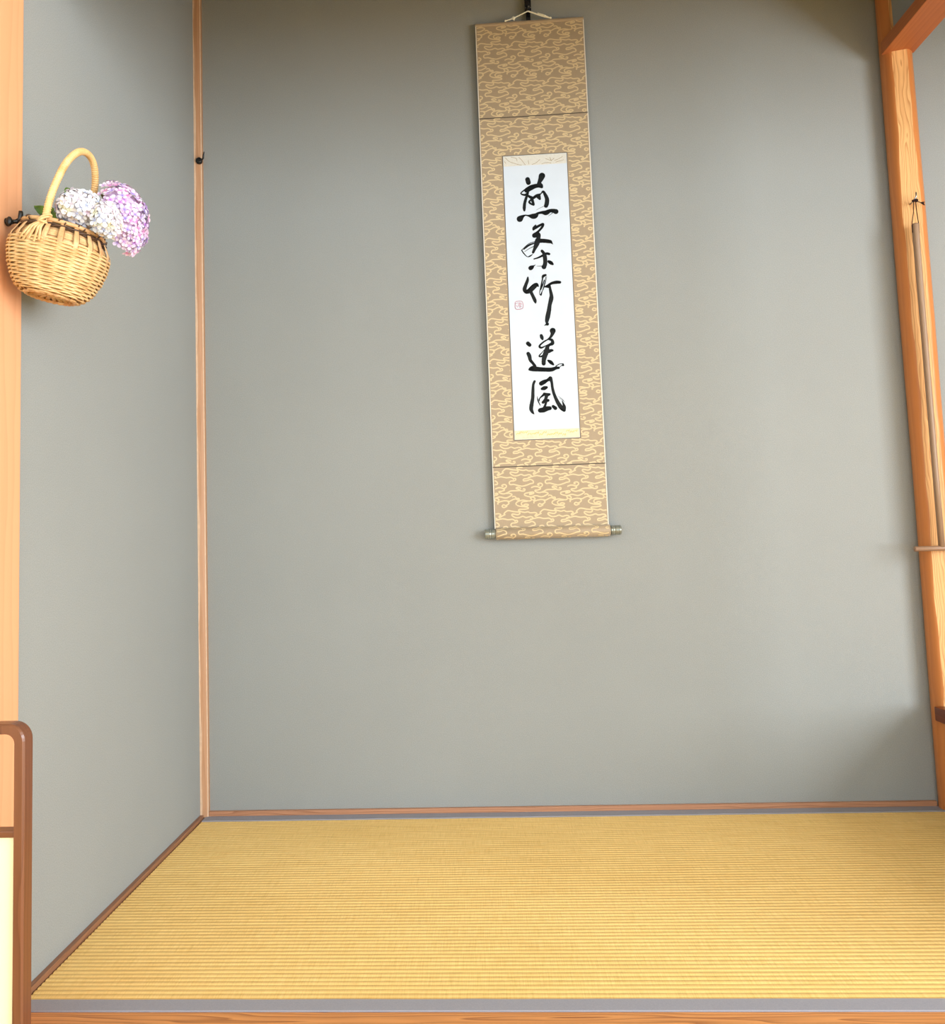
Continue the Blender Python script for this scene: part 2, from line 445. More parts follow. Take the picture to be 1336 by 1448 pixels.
# corner post with pale, ragged sapwood arrises
mb = MB(); hs = [i * 0.02 for i in range(0, 147)]
prof_n = 7
o0 = 0
for i, z in enumerate(hs):
    w1 = 0.0035 + 0.0016 * math.sin(z * 9.1) + 0.0012 * math.sin(z * 27.7 + 1) + random.uniform(-.0006, .0006)
    w2 = 0.0030 + 0.0006 * math.sin(z * 7.3 + 2)
    sec = [(0.0, -0.024), (0.0012, -0.024), (0.0014 + w1 * 1.0, -0.0226), (0.0135, -0.020), (0.0218 - w2 * .35, -0.0165), (0.0235, -0.0135), (0.0235, 0.0)]
    for x, y in sec: mb.v.append(Vector((x, y, z)))
    if i:
        a, b = (i - 1) * prof_n, i * prof_n
        for j in range(prof_n - 1):
            mb.f.append((a + j, a + j + 1, b + j + 1, b + j)); mb.mi.append(1 if j in (0, 1, 4) else 0)
mb.f.append(tuple(range((len(hs) - 1) * prof_n, len(hs) * prof_n))); mb.mi.append(0)
struct('trim_4', mb, [MAT['corner'], MAT['sapwood']], 'slim corner post with pale ragged sapwood edges between the two plaster walls', 'post')
# skirtings
struct('baseboard_left', MB().box((0.0002, -1.031, -0.044), (0.0115, -0.026, 0.0090), bev=0.0012), MAT['base_y'],
       'thin brown skirting strip along the foot of the side wall', 'baseboard')
struct('baseboard_back', MB().box((0.0240, -0.0115, -0.044), (2.262, -0.0002, 0.0145), bev=0.0012), MAT['base_x'],
       'thin brown skirting strip along the foot of the back wall', 'baseboard')

# right post: a log with a planed, wavy-edged face
PC = Vector((2.306, -0.034)); PR = 0.0465
phi = math.radians(12.8)
nrm = Vector((-math.sin(phi), -math.cos(phi))); tan = Vector((math.cos(phi), -math.sin(phi)))
mb = MB(); NZ, NA = 150, 30
for i in range(NZ + 1):
    z = -0.04 + 2.94 * i / NZ
    h = 0.0402 + 0.0009 * math.sin(z * 6.1) + 0.0008 * math.sin(z * 15.3 + 1.2) + 0.0005 * math.sin(z * 37 + .4)
    r = PR + 0.0008 * math.sin(z * 4.3 + .7)
    a0 = math.acos(min(0.99, h / r))
    for j in range(NA):
        if j < 6:
            t = -1 + 2 * j / 5.0
            p = PC + nrm * h + tan * (t * math.sin(a0) * r)
        else:
            an = a0 + (2 * math.pi - 2 * a0) * (j - 5) / (NA - 5)
            p = PC + nrm * (math.cos(an) * r) + tan * (math.sin(an) * r)
        mb.v.append(Vector((p.x, p.y, z)))
    if i:
        a, b = (i - 1) * NA, i * NA
        for j in range(NA):
            j2 = (j + 1) % NA
            mb.f.append((a + j, a + j2, b + j2, b + j)); mb.mi.append(1 if j < 5 else 0)
mb.f.append(tuple(range(NZ * NA, NZ * NA + NA))); mb.mi.append(0)
post = struct('trim_5', mb, [MAT['log'], MAT['log_face']], 'rounded cedar log post with a planed face of looping grain', 'post', smooth=True, origin=(PC.x, PC.y, -0.04))
for p_ in post.data.polygons:
    if p_.material_index == 1: p_.use_smooth = False
# partition above and below the side opening
struct('trim_6', MB().box((2.252, -1.04, 2.347), (2.352, -0.052, 2.388), bev=0.003), MAT['cedar_y'],
       'reddish cedar beam running forward from the top of the log post', 'beam', origin=(2.3, -0.5, 2.36))
struct('wall_partition_upper', MB().box((2.286, -1.04, 2.388), (2.326, -0.062, 2.9)), MAT['plaster'],
       'strip of shaded plaster wall standing on the reddish beam', 'wall')
struct('trim_7', MB().box((2.246, -1.04, 0.266), (2.330, -0.066, 0.307), bev=0.003), MAT['lacquer'],
       'dark red wooden rail running forward from the foot of the log post', 'rail', origin=(2.29, -0.5, 0.28))
struct('wall_partition_lower', MB().box((2.282, -1.04, -0.045), (2.322, -0.078, 0.266)), MAT['plaster'],
       'low plaster partition under the dark red rail', 'wall')
struct('trim_8', MB().box((2.25, -1.165, -0.11), (2.36, -1.045, 2.14), bev=0.004), MAT['cedar'],
       'cedar post at the front end of the low partition', 'post', origin=(2.3, -1.1, -0.1))
struct('floor_bay', MB().box((2.33, -1.165, -0.044), (XR, -0.0005, -0.004)), MAT['cedar_x'], 'board floor of the neighbouring bay', 'floor')

# ------------------------------------------------------------------ tatami mat in the alcove
mat = thing('tatami_mat', 'golden woven rush mat with grey cloth borders covering the alcove floor', 'tatami mat', (1.13, -0.53, -0.044))
X0, X1 = 0.0150, 2.270
Y0, Y1 = -1.010, -0.050
mb = MB(); mb.box((X0, FRONT + 0.001, -0.044), (X1, -0.013, -0.004))
build('mat_core', mb, MAT['tatami_plain'], mat)
nr = 67; per = (Y1 - Y0) / nr; seg = 7; NXS = 150
mb = MB(); row = 0
prof = [(0.0, 0.0), (0.10, 0.62), (0.28, 0.96), (0.5, 1.0), (0.72, 0.82), (0.9, 0.42)]
ys = [(Y0 + (k + t) * per, h) for k in range(nr) for t, h in prof] + [(Y1, 0.0)]
for q, (y, h) in enumerate(ys):
    for i in range(NXS + 1):
        x = X0 + (X1 - X0) * i / NXS
        wob = 0.0004 * math.sin(i * 1.7 + q * 0.37) * random.random()
        mb.v.append(Vector((x, y + wob, -0.0038 + 0.0021 * h * (0.9 + 0.2 * random.random()))))
    if q:
        a, b = (q - 1) * (NXS + 1), q * (NXS + 1)
        for i in range(NXS): mb.f.append((a + i, a + i + 1, b + i + 1, b + i)); mb.mi.append(0)
build('rush_weave', mb, MAT['tatami'], mat, smooth=True)
for nm, ya, yb, z in (('cloth_border', Y1 - 0.003, -0.0135, 0.0008), ('cloth_border', FRONT + 0.0008, Y0 + 0.0025, 0.0010)):
    mb = MB(); n = 60
    for i in range(n + 1):
        x = X0 + (X1 - X0) * i / n
        e = 0.0012 * math.sin(i * 0.9) * (1 if ya == Y1 - 0.003 else 0.3) + random.uniform(-.0004, .0004)
        yy0, yy1 = (ya + e, yb) if ya == Y1 - 0.003 else (ya, yb + e)
        for y, zz in ((yy0, -0.004), (yy0, z), (yy1, z), (yy1, -0.004)): mb.v.append(Vector((x, y, zz)))
        if i:
            a, b = (i - 1) * 4, i * 4
            for j in range(3): mb.f.append((a + j, b + j, b + j + 1, a + j + 1)); mb.mi.append(0)
    o = build(nm, mb, MAT['border'], mat); o['label'] = 'plain grey cloth edging'

# ------------------------------------------------------------------ hanging scroll
SX0, SX1 = 0.9635, 1.3205
SZ0, SZ1 = 0.872, 2.566
def sheet_y(x, z):
    """Hanging sheet: a little off the wall, with a very slight curl across its width."""
    u = (x - (SX0 + SX1) / 2) / 0.178
    return -0.0215 - 0.0015 * math.sin((z - 0.87) * 1.85) - 0.0015 * u * u
scroll = thing('hanging_scroll', 'tall khaki brocade hanging scroll with black brush calligraphy on white paper', 'hanging scroll', (1.142, -0.024, 0.84))
def slab(x0, x1, z0, z1, off, th, nx=10, nz=None):
    """Thin sheet following the scroll's surface, its front face lying `off` in front of it."""
    nz = nz or max(2, int((z1 - z0) / 0.05)); mb = MB()
    for k in range(2):
        for i in range(nz + 1):
            for j in range(nx + 1):
                x = x0 + (x1 - x0) * j / nx; z = z0 + (z1 - z0) * i / nz
                mb.v.append(Vector((x, sheet_y(x, z) - off + k * th, z)))
    N = (nx + 1) * (nz + 1)
    for i in range(nz):
        for j in range(nx):
            a = i * (nx + 1) + j
            mb.f.append((a, a + 1, a + nx + 2, a + nx + 1)); mb.f.append((N + a, N + a + nx + 1, N + a + nx + 2, N + a + 1)); mb.mi += [0, 0]
    edge = [j for j in range(nx + 1)] + [(i + 1) * (nx + 1) - 1 for i in range(1, nz + 1)] + [nz * (nx + 1) + j for j in range(nx - 1, -1, -1)] + [i * (nx + 1) for i in range(nz - 1, 0, -1)]
    for q in range(len(edge)):
        a, b = edge[q], edge[(q + 1) % len(edge)]
        mb.f.append((b, a, a + N, b + N)); mb.mi.append(0)
    return mb
ZA, ZB = 2.2335, 1.075        # seams between the three fields
PX0, PX1, PZ0, PZ1 = 1.0365, 1.2445, 1.1605, 2.1005
panels = [('upper_silk_panel', SX0, SX1, ZA, SZ1 - 0.004), ('middle_silk_panel', SX0, SX1, ZB, ZA), ('lower_silk_panel', SX0, SX1, SZ0 + 0.006, ZB)]
P = {}
for nm, a, b, c, d in panels: P[nm] = build(nm, slab(a, b, c + 0.0006, d - 0.0006, 0.0, 0.0012), MAT['silk'], scroll, smooth=False)
for z in (ZA, ZB): build('seam', slab(SX0, SX1, z - 0.0013, z + 0.0013, 0.0004, 0.0012, nz=1), MAT['seam'], scroll)
for a, b in ((SX0 - 0.0012, SX0 + 0.0012), (SX1 - 0.0018, SX1 + 0.0010)): build('edge_strip', slab(a, b, SZ0 + 0.006, SZ1 - 0.006, 0.0004, 0.0016, nx=1), MAT['edge'], scroll)
# paper field
paper = build('paper', slab(PX0, PX1, PZ0, PZ1, 0.0006, 0.0010, nx=8), MAT['paper'], scroll)
st = build('upper_brocade_strip', slab(PX0 + .001, PX1 - .001, 2.0655, PZ1 - .0008, 0.0011, 0.0006, nx=8, nz=2), MAT['strip_top'], scroll)
sl = build('lower_brocade_strip', slab(PX0 + .001, PX1 - .001, PZ0 + .0008, 1.1905, 0.0011, 0.0006, nx=8, nz=2), MAT['strip_low'], scroll)
for a, b, c, d in ((PX0 - .0016, PX0 - .0001, PZ0 - .0014, PZ1 + .0014), (PX1 + .0001, PX1 + .0016, PZ0 - .0014, PZ1 + .0014),
                   (PX0, PX1, PZ1 + .0001, PZ1 + .0016), (PX0, PX1, PZ0 - .0016, PZ0 - .0001)):
    build('paper_border_line', slab(a, b, c, d, 0.0008, 0.0012, nx=4), MAT['seam'], scroll)

def disc_ribbon(mb, pts, off, mi=0, seg=10, inside=None, wrap=None):
    """A brush or thread line lying on the sheet: pts = (x, z, width)."""
    last = None
    for (x, z, w) in pts:
        if inside and not inside(x, z): last = None; continue
        w = max(w, 0.0004); r = w / 2
        f = wrap or (lambda a, b: Vector((a, sheet_y(a, b) - off, b)))
        if seg:
            o = len(mb.v); mb.v += [f(x + r * math.cos(2 * math.pi * k / seg), z + r * math.sin(2 * math.pi * k / seg)) for k in range(seg)]
            mb.f.append(tuple(o + k for k in range(seg))); mb.mi.append(mi)
        if last:
            dx, dz = x - last[0], z - last[1]; L = math.hypot(dx, dz)
            if L > 1e-7:
                nx_, nz_ = -dz / L, dx / L; r0 = last[2] / 2
                o = len(mb.v)
                mb.v += [f(last[0] + nx_ * r0, last[1] + nz_ * r0), f(last[0] - nx_ * r0, last[1] - nz_ * r0), f(x - nx_ * r, z - nz_ * r), f(x + nx_ * r, z + nz_ * r)]
                mb.f.append((o, o + 1, o + 2, o + 3)); mb.mi.append(mi)
        last = (x, z, w)

# --- cloud brocade, one repeat traced as thread lines and tiled over the silk
G = [[(90, 505), (150, 455), (250, 465), (325, 470), (335, 490), (300, 508), (225, 500), (215, 520), (270, 552), (330, 548), (380, 530), (430, 545), (500, 530), (535, 552), (480, 585), (420, 598), (415, 622), (470, 618), (520, 600), (560, 620), (565, 650), (520, 662), (465, 684), (400, 702), (340, 695), (270, 680), (215, 684), (200, 655), (222, 633), (265, 628), (300, 612), (292, 590), (262, 598), (266, 614)],
     [(-60, 604), (5, 590), (75, 574), (155, 585), (225, 578), (262, 596)],
     [(530, 722), (590, 700), (655, 712), (672, 735), (630, 752), (590, 758), (600, 776), (660, 790), (720, 770), (770, 745), (860, 738), (930, 730)],
     [(655, 712), (690, 698), (704, 672), (680, 652), (640, 660), (634, 676), (660, 682)],
     [(300, 742), (340, 748), (378, 772), (428, 770), (438, 746), (412, 742), (408, 756)], [(300, 742), (310, 726), (350, 722), (380, 740)],
     [(500, 822), (535, 816), (572, 800), (560, 784), (490, 795), (435, 812), (440, 838), (530, 856), (600, 836), (690, 850), (760, 822), (788, 796), (740, 778), (700, 786)],
     [(500, 806), (530, 800), (545, 808)],
     [(246, 872), (250, 858), (288, 860), (308, 882), (346, 884), (348, 906), (322, 904), (300, 892), (262, 900), (205, 930), (180, 936), (196, 960), (150, 992), (112, 984), (90, 1006), (120, 1024), (170, 1000)],
     [(206, 930), (130, 924), (60, 940), (26, 960), (24, 976), (40, 976)],
     [(318, 986), (300, 962), (330, 930), (400, 908), (455, 914), (510, 916), (538, 896), (522, 868), (560, 858), (592, 882), (568, 906), (552, 892)],
     [(376, 962), (400, 934), (440, 926), (480, 922)], [(376, 962), (410, 990), (470, 990), (490, 972), (450, 964), (420, 976), (440, 982)],
     [(318, 986), (370, 1000), (470, 1008), (488, 1026), (430, 1040), (350, 1046), (345, 1066), (430, 1086), (480, 1076), (520, 1090), (590, 1084), (620, 1102), (590, 1124), (600, 1140), (650, 1110), (690, 1092)]]
TX, TZ = 0.1143, 0.1337
tile = []
for pl in G:
    pts = [on_y(670 + a / 11.133, 130 + b / 11.133, -0.0225) for a, b in pl]
    tile.append(smoothline([(p.x, p.z) for p in pts], 0.0018))
def thread(mb, run, w, off, wrap=None):
    """A flat woven thread line of even width with rounded ends."""
    f = wrap or (lambda x, z, o: Vector((x, sheet_y(x, z) - o, z)))
    n = len(run); o = len(mb.v)
    for i, (x, z) in enumerate(run):
        a, b = run[max(i - 1, 0)], run[min(i + 1, n - 1)]
        dx, dz = b[0] - a[0], b[1] - a[1]; L = math.hypot(dx, dz) or 1e-9
        k = w / 2 * (0.55 if i in (0, n - 1) else 1.0)
        mb.v += [f(x - dz / L * k, z + dx / L * k, off), f(x + dz / L * k, z - dx / L * k, off)]
        if i:
            q = o + 2 * i
            mb.f.append((q - 2, q - 1, q + 1, q)); mb.mi.append(0)
def cloud(mb, x0, x1, z0, z1, dx=0.0, dz=0.0, hole=None, wrap=None, w=0.0042):
    ins = lambda x, z: x0 + w / 2 < x < x1 - w / 2 and z0 + w / 2 < z < z1 - w / 2 and not (hole and hole[0] - w / 2 < x < hole[1] + w / 2 and hole[2] - w / 2 < z < hole[3] + w / 2)
    for i in range(-3, 5):
        for k in range(-6, 16):
            ox, oz = i * TX + dx, -k * TZ + dz
            if oz + 2.28 < z0 - 0.1 or oz + 2.0 > z1 + 0.1: continue
            for q, pl in enumerate(tile):
                run = []
                for x, z in [(x + ox, z + oz) for x, z in pl] + [(1e9, 1e9)]:
                    if ins(x, z): run.append((x, z)); continue
                    if len(run) > 1: thread(mb, run, w, 0.0003 + 0.00004 * q, wrap)
                    run = []
for nm, a, b, c, d in panels:
    mb = MB()
    if nm.startswith('mid'): cloud(mb, a, b, c + .001, d - .001, hole=(PX0 - .002, PX1 + .002, PZ0 - .002, PZ1 + .002))
    elif nm.startswith('low'): cloud(mb, a, b, c, d - .001, dx=0.028, dz=0.045)
    else: cloud(mb, a, b, c + .001, d - 0.004)
    o = build('cloud_brocade', mb, MAT['cloud'], P[nm]); o['kind'] = 'stuff'; o['label'] = 'cream curling cloud pattern woven in the silk'

# --- brush characters: (zoom origin, zoom scale, strokes of (x, y, width))
CH = [((700, 210), 11.133, [
    [(510, 488, 68), (524, 542, 66)],
    [(737, 432, 92), (716, 490, 70), (694, 535, 52), (700, 575, 74), (733, 606, 44)],
    [(725, 585, 55), (640, 592, 62), (560, 622, 76), (498, 662, 74)],
    [(490, 642, 28), (440, 672, 20), (405, 712, 18), (465, 734, 30), (512, 705, 26)],
    [(522, 700, 22), (492, 770, 38), (466, 860, 42), (458, 935, 45), (460, 978, 30)],
    [(520, 748, 32), (570, 776, 46), (602, 780, 40), (650, 746, 42), (695, 730, 34), (722, 712, 16), (755, 680, 32), (790, 735, 48), (816, 800, 58), (812, 870, 62), (800, 905, 60)],
    [(680, 755, 66), (702, 796, 36)],
    [(576, 790, 42), (592, 840, 40), (604, 890, 28), (536, 850, 28), (572, 800, 24)],
    [(762, 915, 7), (700, 942, 4), (648, 972, 3)],
    [(388, 1112, 90), (425, 1078, 50), (475, 1054, 20), (530, 1062, 30), (600, 1070, 78), (640, 1058, 66), (672, 1024, 36), (740, 1010, 44), (800, 1015, 72), (860, 984, 52), (920, 984, 60), (955, 996, 74)],
    [(838, 1066, 4), (905, 1016, 10)]]),
  ((710, 310), 12.145, [
    [(575, 105, 20), (545, 150, 44), (536, 180, 34)],
    [(542, 170, 38), (592, 138, 42), (650, 106, 38), (700, 86, 38), (690, 130, 38), (640, 192, 34), (592, 236, 40), (548, 276, 60), (548, 292, 58)],
    [(556, 286, 66), (602, 270, 92), (628, 292, 60), (618, 350, 62)],
    [(602, 375, 76), (680, 372, 66), (760, 378, 62), (825, 388, 56)], [(838, 396, 38), (870, 434, 5)],
    [(612, 360, 82), (590, 430, 80), (558, 510, 50), (530, 572, 40)],
    [(575, 384, 12), (450, 428, 10), (338, 532, 12)], [(575, 408, 16), (462, 448, 28), (372, 520, 16)], [(565, 458, 12), (462, 508, 9), (384, 562, 7)],
    [(334, 536, 18), (372, 592, 18), (430, 646, 12), (480, 634, 22), (524, 602, 7)],
    [(682, 548, 44), (712, 585, 48), (730, 640, 62), (738, 720, 64), (734, 780, 64), (716, 822, 72)],
    [(545, 686, 18), (620, 662, 26), (690, 628, 34), (758, 594, 42), (804, 600, 38)],
    [(798, 728, 42), (836, 752, 58), (868, 776, 30)],
    [(486, 842, 72), (508, 828, 60), (536, 808, 26), (572, 784, 5)], [(592, 807, 5), (690, 806, 12)]]),
  ((710, 375), 12.145, [
    [(440, 212, 24), (432, 270, 46), (402, 350, 52), (384, 420, 62), (420, 462, 62), (480, 430, 76), (540, 372, 80), (586, 338, 60), (618, 364, 22)],
    [(486, 450, 50), (530, 540, 50), (562, 610, 52), (572, 650, 22)],
    [(690, 226, 22), (704, 190, 44), (744, 172, 34)],
    [(694, 226, 20), (668, 360, 22), (648, 440, 14), (640, 490, 10), (652, 510, 14)], [(748, 205, 9), (724, 330, 12), (692, 430, 10), (664, 512, 28)],
    [(764, 192, 5), (748, 280, 6), (704, 430, 7)], [(722, 260, 14), (692, 350, 18), (662, 425, 12)],
    [(714, 380, 16), (780, 352, 34), (850, 312, 42), (930, 296, 52), (990, 296, 42)], [(742, 378, 14), (806, 374, 40)],
    [(814, 362, 36), (826, 430, 42), (844, 520, 54), (840, 580, 68), (816, 680, 60), (802, 780, 68), (782, 880, 72), (768, 950, 60), (764, 992, 34), (775, 1012, 50)], [(765, 1018, 34), (718, 1040, 4)]]),
  ((720, 455), 12.145, [
    [(745, 155, 92), (742, 200, 58), (712, 260, 38), (660, 305, 22), (592, 346, 24), (526, 404, 28), (522, 436, 34), (560, 446, 28), (640, 405, 12), (702, 374, 14)],
    [(548, 238, 48), (560, 274, 54), (573, 308, 22)],
    [(676, 304, 24), (724, 312, 44), (746, 350, 48), (736, 376, 56), (690, 402, 36), (652, 440, 50)],
    [(652, 438, 58), (642, 500, 78), (612, 580, 76), (592, 660, 66), (590, 720, 62)],
    [(632, 450, 12), (570, 520, 12), (514, 586, 22), (534, 600, 24), (604, 580, 44)], [(676, 512, 56), (720, 494, 46), (745, 494, 30)],
    [(664, 664, 24), (710, 695, 56), (754, 734, 32)], [(320, 374, 62), (348, 400, 58)],
    [(324, 548, 56), (346, 592, 60), (362, 660, 50), (402, 710, 44), (442, 762, 44)],
    [(346, 822, 34), (400, 806, 84), (480, 815, 74), (600, 822, 66), (720, 822, 64), (800, 796, 48), (846, 792, 38)], [(800, 764, 16), (862, 727, 12), (926, 722, 14)], [(846, 798, 16), (890, 758, 10), (924, 746, 34)]]),
  ((720, 530), 12.145, [
    [(434, 114, 38), (412, 170, 38), (406, 280, 48), (402, 400, 52), (382, 520, 60), (376, 590, 58), (400, 645, 40), (430, 678, 6)],
    [(548, 150, 68), (600, 122, 66), (650, 96, 44), (705, 66, 66)], [(704, 60, 62), (728, 130, 42), (744, 240, 42), (776, 350, 46), (830, 470, 56), (890, 560, 66), (942, 610, 50)],
    [(942, 608, 50), (944, 545, 44), (908, 448, 10)], [(840, 368, 3), (905, 415, 6), (950, 470, 5)], [(860, 400, 4), (940, 455, 4)],
    [(562, 242, 42), (602, 230, 62), (642, 216, 38)],
    [(598, 326, 36), (640, 345, 58), (690, 336, 36)], [(590, 345, 36), (534, 392, 20), (514, 428, 18), (520, 450, 12)], [(642, 345, 58), (622, 420, 46), (580, 474, 44)],
    [(610, 450, 40), (666, 440, 46)], [(632, 440, 46), (622, 510, 34), (594, 572, 40)], [(480, 368, 4), (492, 440, 18), (530, 524, 12)],
    [(530, 612, 72), (590, 602, 80), (650, 580, 72), (696, 574, 60)], [(752, 542, 44), (790, 574, 58)]])]
for (ox, oy), s, strokes in CH:
    mb = MB()
    for st_ in strokes:
        pts = []
        for x, y, w in smoothline(st_, 7.0):
            p = on_y(ox + x / s, oy + y / s, -0.0225)
            pts.append((p.x, p.z, w / s * 0.002262 * 1.13 * (1 + random.uniform(-.03, .03))))
        disc_ribbon(mb, pts, 0.0010, seg=14)
    build('ink_character', mb, MAT['ink'], paper)['label'] = 'black brush-written character'
mb = MB()
for st_ in ([(232, 626, 12), (340, 628, 10), (350, 740, 12), (232, 752, 12), (222, 640, 12)], [(232, 660, 8), (280, 650, 8), (276, 700, 8)], [(296, 640, 8), (300, 730, 9)],
            [(300, 662, 8), (338, 672, 8)], [(240, 690, 8), (262, 720, 8), (282, 690, 8)], [(304, 706, 9), (334, 712, 8)], [(318, 640, 8), (316, 735, 7)]):
    pts = []
    for x, y, w in smoothline(st_, 8.0):
        p = on_y(710 + x / 12.145, 375 + y / 12.145, -0.0225); pts.append((p.x, p.z, w / 12.145 * 0.00226))
    disc_ribbon(mb, pts, 0.0009, seg=8)
build('red_seal', mb, MAT['seal'], paper)['label'] = 'small faded red square seal mark'
mb = MB()
for st_ in ([(160, 150), (215, 205), (300, 238), (390, 262), (470, 268)], [(250, 140), (330, 160), (345, 205)], [(372, 142), (420, 190), (480, 262), (540, 268)], [(520, 190), (530, 250)], [(560, 262), (640, 230), (705, 175)],
            [(790, 160), (880, 190), (930, 150)], [(860, 140), (885, 200)], [(930, 190), (990, 170), (1060, 130)], [(120, 200), (150, 215), (165, 240)], [(180, 292), (260, 276), (330, 284)], [(720, 250), (800, 225), (880, 232)], [(950, 220), (1010, 200), (1080, 180)]):
    pts = []
    for x, y in smoothline(st_, 8.0):
        p = on_y(700 + x / 11.133, 210 + y / 11.133, -0.0225); pts.append((p.x, p.z, 0.0013))
    disc_ribbon(mb, pts, 0.0014, seg=0, inside=lambda x, z: PX0 + .003 < x < PX1 - .003 and 2.067 < z < PZ1 - .002)
build('leaf_brocade', mb, MAT['strip_line'], st)['kind'] = 'stuff'
mb = MB()
for k in range(16):
    x = PX0 + 0.012 + k * 0.0122; z = 1.168 + 0.012 * random.random()
    disc_ribbon(mb, [(a, b, 0.0016) for a, b in smoothline([(x - .006, z), (x - .002, z + .006), (x + .003, z + .002), (x + .005, z + .008)], 0.0015)], 0.0014, seg=0,
                inside=lambda a, b: PX0 + .003 < a < PX1 - .003 and PZ0 + .002 < b < 1.189)
build('gold_brocade', mb, MAT['strip_gold'], sl)['kind'] = 'stuff'
# --- top batten, roller with grey caps
mb = MB(); tz = SZ1 - 0.007
mb.lathe([(SX0, 0.0075), (SX1, 0.0075)], 18, 'X', (0, sheet_y(1.14, tz) + 0.0035, tz))
top = build('top_batten', mb, MAT['silk'], scroll, smooth=False)
RZ, RY, RR = 0.8625, -0.0260, 0.0185
mb = MB().lathe([(SX0 + 0.001, RR - 0.001), (SX0 + 0.002, RR), (SX1 + 0.002, RR), (SX1 + 0.003, RR - 0.001)], 32, 'X', (0, RY, RZ))
roller = build('roller', mb, MAT['silk'], scroll, smooth=True)
for p_ in roller.data.polygons: p_.use_smooth = len(p_.vertices) == 4
mb = MB()
wr = lambda x, z, o: Vector((x, RY - math.cos((z - RZ) / RR) * (RR + o), RZ + math.sin((z - RZ) / RR) * (RR + o)))
cloud(mb, SX0 + .002, SX1 + .001, RZ - RR * 1.6, RZ + RR * 1.6, dx=0.05, dz=0.02, wrap=wr, w=0.0038)
build('cloud_brocade', mb, MAT['cloud'], roller)['kind'] = 'stuff'
for s, xe in ((-1, SX0 + 0.0015), (1, SX1 + 0.0025)):
    pr = [(0.0, 0.0148), (0.006, 0.0148), (0.0064, 0.0144), (0.0080, 0.0144), (0.0084, 0.0149), (0.0130, 0.0149), (0.0134, 0.0145), (0.0150, 0.0145), (0.0154, 0.0150), (0.0335, 0.0152), (0.0350, 0.0142), (0.0352, 0.0)]
    mb = MB().lathe([(xe + s * h, r) for h, r in (pr if s > 0 else pr[::-1])], 28, 'X', (0, RY, RZ))
    build('roller_cap', mb, MAT['cap'], roller, smooth=True)['label'] = 'glossy grey ringed end cap'
# --- cord
def braid(mb, pts, r):
    sm = smoothline([tuple(p) for p in pts], 0.0012)
    mb.tube(sm, [r * (1 + 0.22 * math.sin(i * 1.9)) for i in range(len(sm))], 8)
def P3(px, py, Y): return tuple(on_y(px, py, Y))
mb = MB(); cy = -0.0300
L0, L1, AP = P3(714.5, 29.5, cy + .002), P3(726, 25.5, cy), P3(746.3, 15.6, cy - .006)
R1, R0 = P3(768, 23.0, cy), P3(778.5, 25.2, cy + .002)
braid(mb, [L0, L1, AP], 0.0020); braid(mb, [AP, R1, R0], 0.0023)
cordo = build('hanging_cord', mb, MAT['cord'], scroll, smooth=True)
mb = MB(); mb.ball(L1, 0.0062, 10, sc=(1, .8, .9)); mb.tube([L1, P3(727, 28.8, cy)], [0.0035, 0.0015], 8); mb.ball(L0, 0.0036, 8)
build('cord_knot', mb, MAT['cord'], cordo, smooth=True)
mb = MB(); braid(mb, [P3(760, 18.5, cy - .001), P3(768, 21.0, cy - .002), P3(776, 24.5, cy)], 0.0018); mb.tube([P3(766, 20, cy), P3(771, 22.5, cy - .004)], [0.0020, 0.0030], 8); mb.ball(R0, 0.0035, 8)
build('cord_knot', mb, MAT['cord'], cordo, smooth=True)

# ------------------------------------------------------------------ black hook the scroll hangs from
hx = on_y(746.5, 8, -0.026).x
hook = thing('scroll_hook', 'black lacquered hanger rod with small metal studs above the scroll', 'hook', (hx, -0.016, 2.565))
mb = MB(); zb = 2.600
mb.box((hx - 0.0105, -0.022, zb), (hx + 0.0105, -0.008, 2.895), bev=0.003)
build('rod', mb, MAT['blackbamboo'], hook)
mb = MB(); mb.box((hx - 0.0072, -0.019, 2.566), (hx + 0.0072, -0.009, zb + 0.004), bev=0.002)
build('shank', mb, MAT['blackbamboo'], hook)
mb = MB(); mb.tube([(hx, -0.016, 2.604), (hx, -0.026, 2.598), (hx, -0.036, 2.596), (hx, -0.0425, 2.602), (hx, -0.043, 2.612)], [0.0045, 0.0045, 0.004, 0.004, 0.003], 10)
build('hook_tip', mb, MAT['blackbamboo'], hook, smooth=True)
for px, py in ((747, 5), (743.3, 11), (749.8, 10.5)):
    p = on_y(px, py, -0.0225)
    build('stud', MB().ball((p.x, -0.0222, p.z), 0.0019, 8), MAT['stud'], hook, smooth=True)

# ------------------------------------------------------------------ black iron hook on the corner post
c = on_y(281.6, 227.5, -0.024)
ih = thing('iron_hook', 'small black iron flower hook on the slim corner post', 'hook', (c.x, -0.022, c.z - 0.012), 'black iron hooks')
mb = MB().lathe([(-0.0325, 0.0), (-0.0322, 0.006), (-0.029, 0.0105), (-0.024, 0.0115), (-0.018, 0.0095)][::-1], 16, 'Y', (c.x, 0, c.z))
build('rosette', mb, MAT['iron'], ih, smooth=True)
q = lambda px, py, y: tuple(on_y(px, py, y))
mb = MB().tube([(c.x, -0.028, c.z), q(285.5, 226, -0.040), q(287.3, 223.5, -0.046), q(287.6, 219, -0.047), q(288.4, 214.5, -0.048)], [0.0035, 0.003, 0.0028, 0.0024, 0.0016], 10)
build('prong', mb, MAT['iron'], ih, smooth=True)

